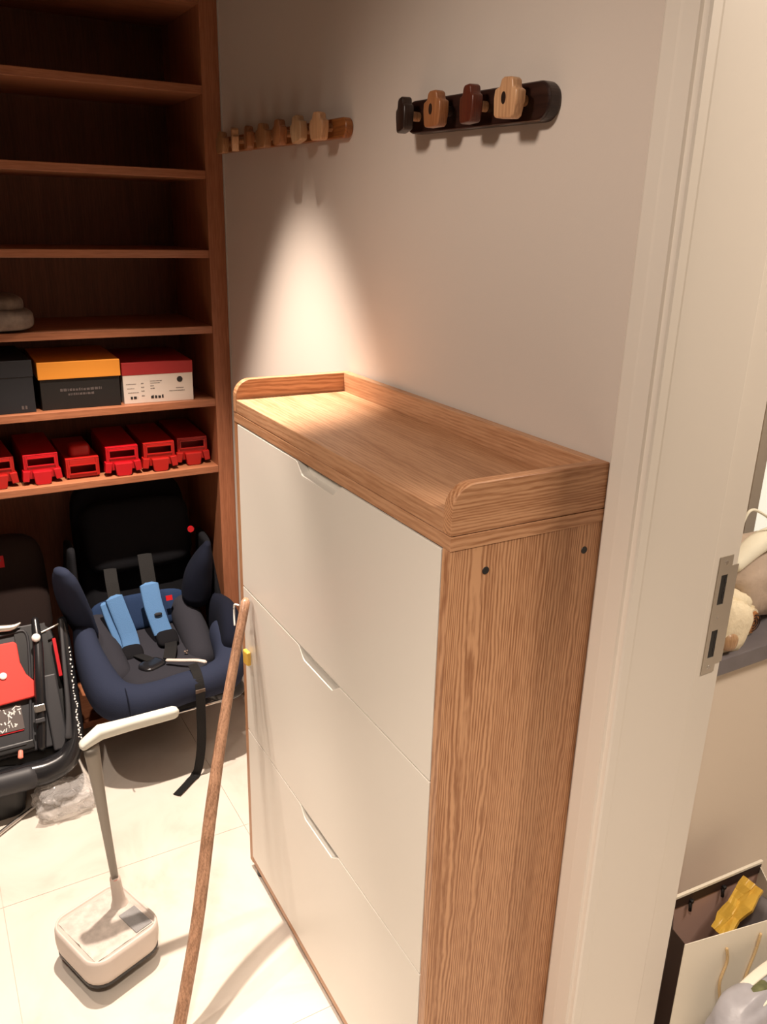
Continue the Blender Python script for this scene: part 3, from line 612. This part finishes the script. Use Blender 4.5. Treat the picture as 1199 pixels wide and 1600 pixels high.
bm.faces.new(rings[0][::-1]); bm.faces.new(rings[-1])
obj('pan_body', bm, 'panp', dp, smooth=True)
bm = B(); n = 14; g = [[bm.verts.new(cP + PX * (-.5 + i / n) * .150 + PY * (-.5 + j / n) * .140 + Vector((0, 0, .0962 + .0045 * math.exp(-((i / n - .50 + .1 * (j / n - .5)) / .035) ** 2) + .002 * noise.noise(Vector((i * .5, j * .5, 0)))))) for j in range(n + 1)] for i in range(n + 1)]
for i in range(n):
    for j in range(n): bm.faces.new((g[i][j], g[i + 1][j], g[i + 1][j + 1], g[i][j + 1]))
obj('pan_surface', bm, 'pant', dp, smooth=True, label='dusty speckled recessed surface with a low ridge')
c_ = cP + PX * .038 + PY * .048
obj('mesh_patch', obox(B(), c_ + Vector((0, 0, .0975)), (.034, .020, .0012), Rp), 'pang', dp, bevel=.0008)
obj('rubber_skirt', prism(B(), rrect(w1 * .965, h1 * .965, .040, 6), cP, PX, PY, (0, 0, 1), .0315, .0385), 'black', dp)
obj('stand', prism(B(), rrect(w1 * .62, h1 * .62, .03, 6), cP, PX, PY, (0, 0, 1), 0, .032), 'black', dp)
S0 = Vector((.072, -.602, .096)); S1 = Vector((.071, -.606, .168)); S2 = Vector((.070, -.626, .528))
obj('socket', loft(B(), [(*S0, .020, .017), (*(S0.lerp(S1, .25)), .014, .013), (*S1, .0115, .0115)], up=(1, 0, 0), e=.9), 'panp', dp, smooth=True)
obj('collar', cyl(B(), S1, S1 + (S2 - S1) * .012, .0108), 'rosy', dp, smooth=True, label='thin salmon ring')
obj('pole', loft(B(), [(*(S1.lerp(S2, .01)), .0080, .0085), (*(S1.lerp(S2, .5)), .0105, .0105), (*(S1.lerp(S2, .97)), .0160, .0135)], up=(1, 0, 0), e=.6, cap=0, n=20), 'pole', dp, smooth=True)
G0, G1, G2 = Vector((.070, -.640, .526)), Vector((.070, -.605, .546)), Vector((.068, -.452, .546))
obj('grip', loft(B(), [(*G0, .015, .008), (*G1, .017, .014), (*G1.lerp(G2, .4), .0125, .0135), (*G2, .0125, .013)], e=.75, sub=1, n=20, cap=2), 'grip', dp, smooth=True)

# ------------------------------------------------------------------ leaning wooden stick
A0, A1, A2 = Vector((.395, -.574, .012)), Vector((.228, -.428, .40)), Vector((.076, -.2835, .775))
st = thing('wooden_stick', 'worn brown wooden stick leaning against the cabinet front', 'stick', (.395, -.574, 0))
obj('shaft', loft(B(), [(*A0, .018, .013), (*(A0.lerp(A1, .5) + Vector((.006, .004, 0))), .0185, .013), (*A1, .0185, .013), (*(A1.lerp(A2, .5) + Vector((-.005, -.002, 0))), .0175, .011), (*A2, .015, .010)], up=(.3, 1, 0), e=.6, cap=1, n=16), 'stick', st, smooth=True)
obj('cord', loft(B(), [(.060, -.294, .762, .002, .002), (.040, -.296, .755, .002, .002), (.038, -.297, .735, .002, .002), (.047, -.300, .71, .002, .002)]), 'whitep', st, smooth=True, label='white hanging cord')
obj('yellow_tag', obox(B(), (.050, -.2755, .625), (.012, .005, .017), rotz(5)), 'yellow', st, bevel=.003)
obj('shine_spot', pad(B(), (.183, -.3975, .498), (.008, .006, .034), rotx(-18), .8, .8), 'whitep', st, smooth=True)  # white shine on the shaft, painted as a small pale pad

# ------------------------------------------------------------------ corridor: paper bag and its contents
pb = thing('paper_bag', 'cream paper carrier bag with dark brown rim against the corridor wall', 'bag', (.83, .40, 0))
F1, F2, Bk1, Bk2, G1_ = (.866, .272), (.898, .525), (.783, .333), (.800, .575), (.824, .288)
def sheet(bm, p, q, z0, z1a, z1b, t=.0015):
    a, b = Vector((*p, 0)), Vector((*q, 0)); nrm = (b - a).cross(Vector((0, 0, 1))).normalized() * t
    v = [bm.verts.new(x) for x in (a + Vector((0, 0, z0)), b + Vector((0, 0, z0)), b + Vector((0, 0, z1b)), a + Vector((0, 0, z1a)))]
    u = [bm.verts.new(x.co + nrm) for x in v]
    bm.faces.new(v); bm.faces.new(u[::-1])
    for i in range(4): bm.faces.new((v[i], v[(i + 1) % 4], u[(i + 1) % 4], u[i]))
    return bm
obj('front_panel', sheet(B(), F1, F2, 0, .285, .262), 'paper', pb)
bk_ = obj('back_panel', sheet(B(), Bk1, Bk2, 0, .298, .298), 'paperin', pb)
bm = B(); sheet(bm, F1, G1_, 0, .285, .275); sheet(bm, G1_, Bk1, 0, .275, .29); obj('side_gusset', bm, 'maroon', pb)
bm = B(); sheet(bm, F2, Bk2, 0, .262, .285); obj('side_gusset', bm, 'paper', pb)
d_ = Vector((Bk2[0] - Bk1[0], Bk2[1] - Bk1[1], 0)); nn = Vector((.003, 0, 0))
bm = B(); sheet(bm, (Bk1[0] + .003, Bk1[1]), (Bk2[0] + .003, Bk2[1]), .270, .2975, .2975); obj('rim_band', bm, 'maroon', bk_)
bm = B(); sheet(bm, (Bk1[0] + .001, Bk1[1]), (Bk2[0] + .001, Bk2[1]), .2965, .302, .302, .006); obj('rim_fold', bm, 'paper', bk_)
for q in (.18, .55):
    bm = B(); c = Vector((*Bk1, 0)) + d_ * q; cyl(bm, c + Vector((.006, 0, .272)), c + Vector((.008, 0, .252)), .0035, n=8); pad(bm, c + Vector((.008, 0, .276)), (.008, .008, .008))
    obj('cord_knot', bm, 'black', bk_, smooth=True)
obj('bag_floor', mk(.80, .87, .34, .50, .002, .006), 'paper', pb)
fx = lambda y: .866 + (y - .272) * (.032 / .253) + .0045
obj('handle_cord', loft(B(), [(fx(.380), .380, .236, .0028, .0028), (fx(.388), .388, .20, .0028, .0028), (fx(.380), .380, .15, .0028, .0028), (fx(.392), .392, .095, .0028, .0028)], up=(0, 1, 0), n=8), 'rope', pb, smooth=True)
obj('handle_cord', loft(B(), [(fx(.465), .465, .240, .0028, .0028), (fx(.462), .462, .20, .0028, .0028), (fx(.452), .452, .15, .0028, .0028), (fx(.445), .445, .10, .0028, .0028)], up=(0, 1, 0), n=8), 'rope', pb, smooth=True)
obj('printed_square', sheet(B(), (fx(.372) - .003, .372), (fx(.45) - .003, .45), .0, .048, .058, .0008), 'maroon', pb)
# yellow packet: crumpled foil pouch
bm = B(); bmesh.ops.create_grid(bm, x_segments=10, y_segments=8, size=1)
rg = bmesh.ops.extrude_face_region(bm, geom=bm.faces[:]); 
for v in [g_ for g_ in rg['geom'] if isinstance(g_, bmesh.types.BMVert)]: v.co.z += .35
for v in bm.verts:
    p = v.co.copy(); k = .7 * noise.noise(Vector((p.x * 1.7, p.y * 1.7, p.z * .3 + 2)))
    q = Matrix.Rotation(math.radians(35), 3, 'X') @ Vector((p.x * .022 + k * .018, p.y * .060, p.z * .030 + k * .012 + .012 * p.y))
    v.co = Vector((.838, .463, .252)) + q
tag(obj('foil_packet', bm, 'yellow', smooth=False), 'crumpled yellow packet sticking out of the paper bag', 'packet')
tag(obj('cloth_roll', loft(B(), [(.842, .500, .11, .020, .030), (.845, .520, .18, .020, .030), (.85, .535, .235, .018, .028)], up=(1, 0, 0)), 'greyc', smooth=True), 'grey cloth roll in the paper bag behind the yellow packet', 'cloth')
# film-wrapped pack in the lower right corner
fp = thing('wrapped_pack', 'clear-wrapped pack with olive and grey contents in front of the paper bag', 'package', (.965, .44, 0))
obj('wrapper', pad(B(), (.962, .44, .100), (.085, .30, .200), rotz(-6), .6, .5, nu=32, nv=20, fn=lambda p: p * (1 + .10 * noise.noise(p * 3))), 'paleblue', fp, smooth=True)
obj('seam_band', loft(B(), [(.930, .318, .08, .004, .008), (.930, .325, .13, .004, .010), (.932, .345, .168, .004, .010), (.935, .385, .195, .004, .010), (.935, .44, .207, .004, .010), (.935, .52, .208, .004, .010)], up=(1, 0, 0), e=.7), 'paper', fp, smooth=True)
obj('contents', loft(B(), [(.956, .350, .172, .008, .010), (.956, .375, .190, .010, .012), (.955, .405, .201, .008, .010)], up=(1, 0, 0)), 'green', fp, smooth=True)
obj('paper_strip', loft(B(), [(.968, .350, .172, .003, .009), (.970, .385, .192, .003, .010), (.970, .43, .203, .003, .010), (.970, .50, .205, .003, .010)], up=(1, 0, 0), e=.7), 'toty', fp, smooth=True)

# items on the grey sill
tt = thing('cloth_bag', 'taupe cloth bag with pale fold and thin hoop handle on the grey sill', 'bag', (.60, .66, .785))
obj('bag_body', pad(B(), (.60, .665, .862), (.16, .27, .150), rotz(10), .7, .6, nu=32, nv=18, fn=lambda p: p * (1 + .12 * noise.noise(p * 2.5))), 'toteb', tt, smooth=True)
obj('pale_fold', loft(B(), [(.645, .53, .925, .018, .014), (.64, .60, .955, .022, .018), (.63, .68, .960, .022, .018), (.62, .77, .955, .02, .016)], e=.8), 'toty', tt, smooth=True)
obj('hoop_handle', loft(B(), [(.655, .505, .945, .0028, .0028), (.655, .515, .995, .0028, .0028), (.655, .535, 1.040, .0028, .0028), (.65, .585, 1.025, .0028, .0028), (.645, .65, .985, .0028, .0028), (.64, .69, .955, .0028, .0028)], up=(1, 0, 0), n=8), 'toty', tt, smooth=True)
obj('red_button', pad(B(), (.677, .618, .880), (.008, .026, .026), rotz(10), .9, .9), 'redp', tt, smooth=True)
gl = thing('knit_bundle', 'cream knitted glove bundle on the front edge of the sill', 'gloves', (.70, .48, .785))
def rib(p): return p * (1 + .05 * math.sin(p.y * 26))
obj('knit_fold', pad(B(), (.700, .465, .830), (.060, .095, .105), rotx(-20), .7, .7, nu=36, nv=18, fn=rib), 'cream', gl, smooth=True)
obj('knit_fold', pad(B(), (.665, .500, .862), (.060, .10, .050), rotx(-18) @ rotz(-10), .7, .7, nu=36, nv=18, fn=rib), 'cream', gl, smooth=True)
obj('cuff', pad(B(), (.655, .560, .835), (.050, .055, .055), rotx(-30), .6, .6, nu=36, nv=18, fn=rib), 'cream', gl, smooth=True)
obj('palm_patch', pad(B(), (.722, .445, .812), (.028, .040, .038), rotx(-20), .8, .8), 'k_beige', gl, smooth=True)
rl = thing('roll', 'brown coiled roll with pale wrapping on the sill beside the knit bundle', 'roll', (.68, .545, .785))
obj('wrapping', cyl(B(), (.645, .541, .814), (.692, .552, .814), .0280, .0280, 28), 'cream', rl, smooth=False)
obj('coil_end', cyl(B(), (.6915, .552, .814), (.6965, .5532, .814), .0240, .0215, 28), 'browns', rl)
bm = B()
for rr in (.0175, .0115, .0055):
    n = 24
    for i in range(n):
        a = 2 * PI * i / n; a2 = 2 * PI * (i + 1) / n
        cyl(bm, (.6970, .5532 + rr * math.cos(a), .814 + rr * math.sin(a)), (.6970, .5532 + rr * math.cos(a2), .814 + rr * math.sin(a2)), .0012, n=6)
obj('coil_lines', bm, 'maroon', rl)
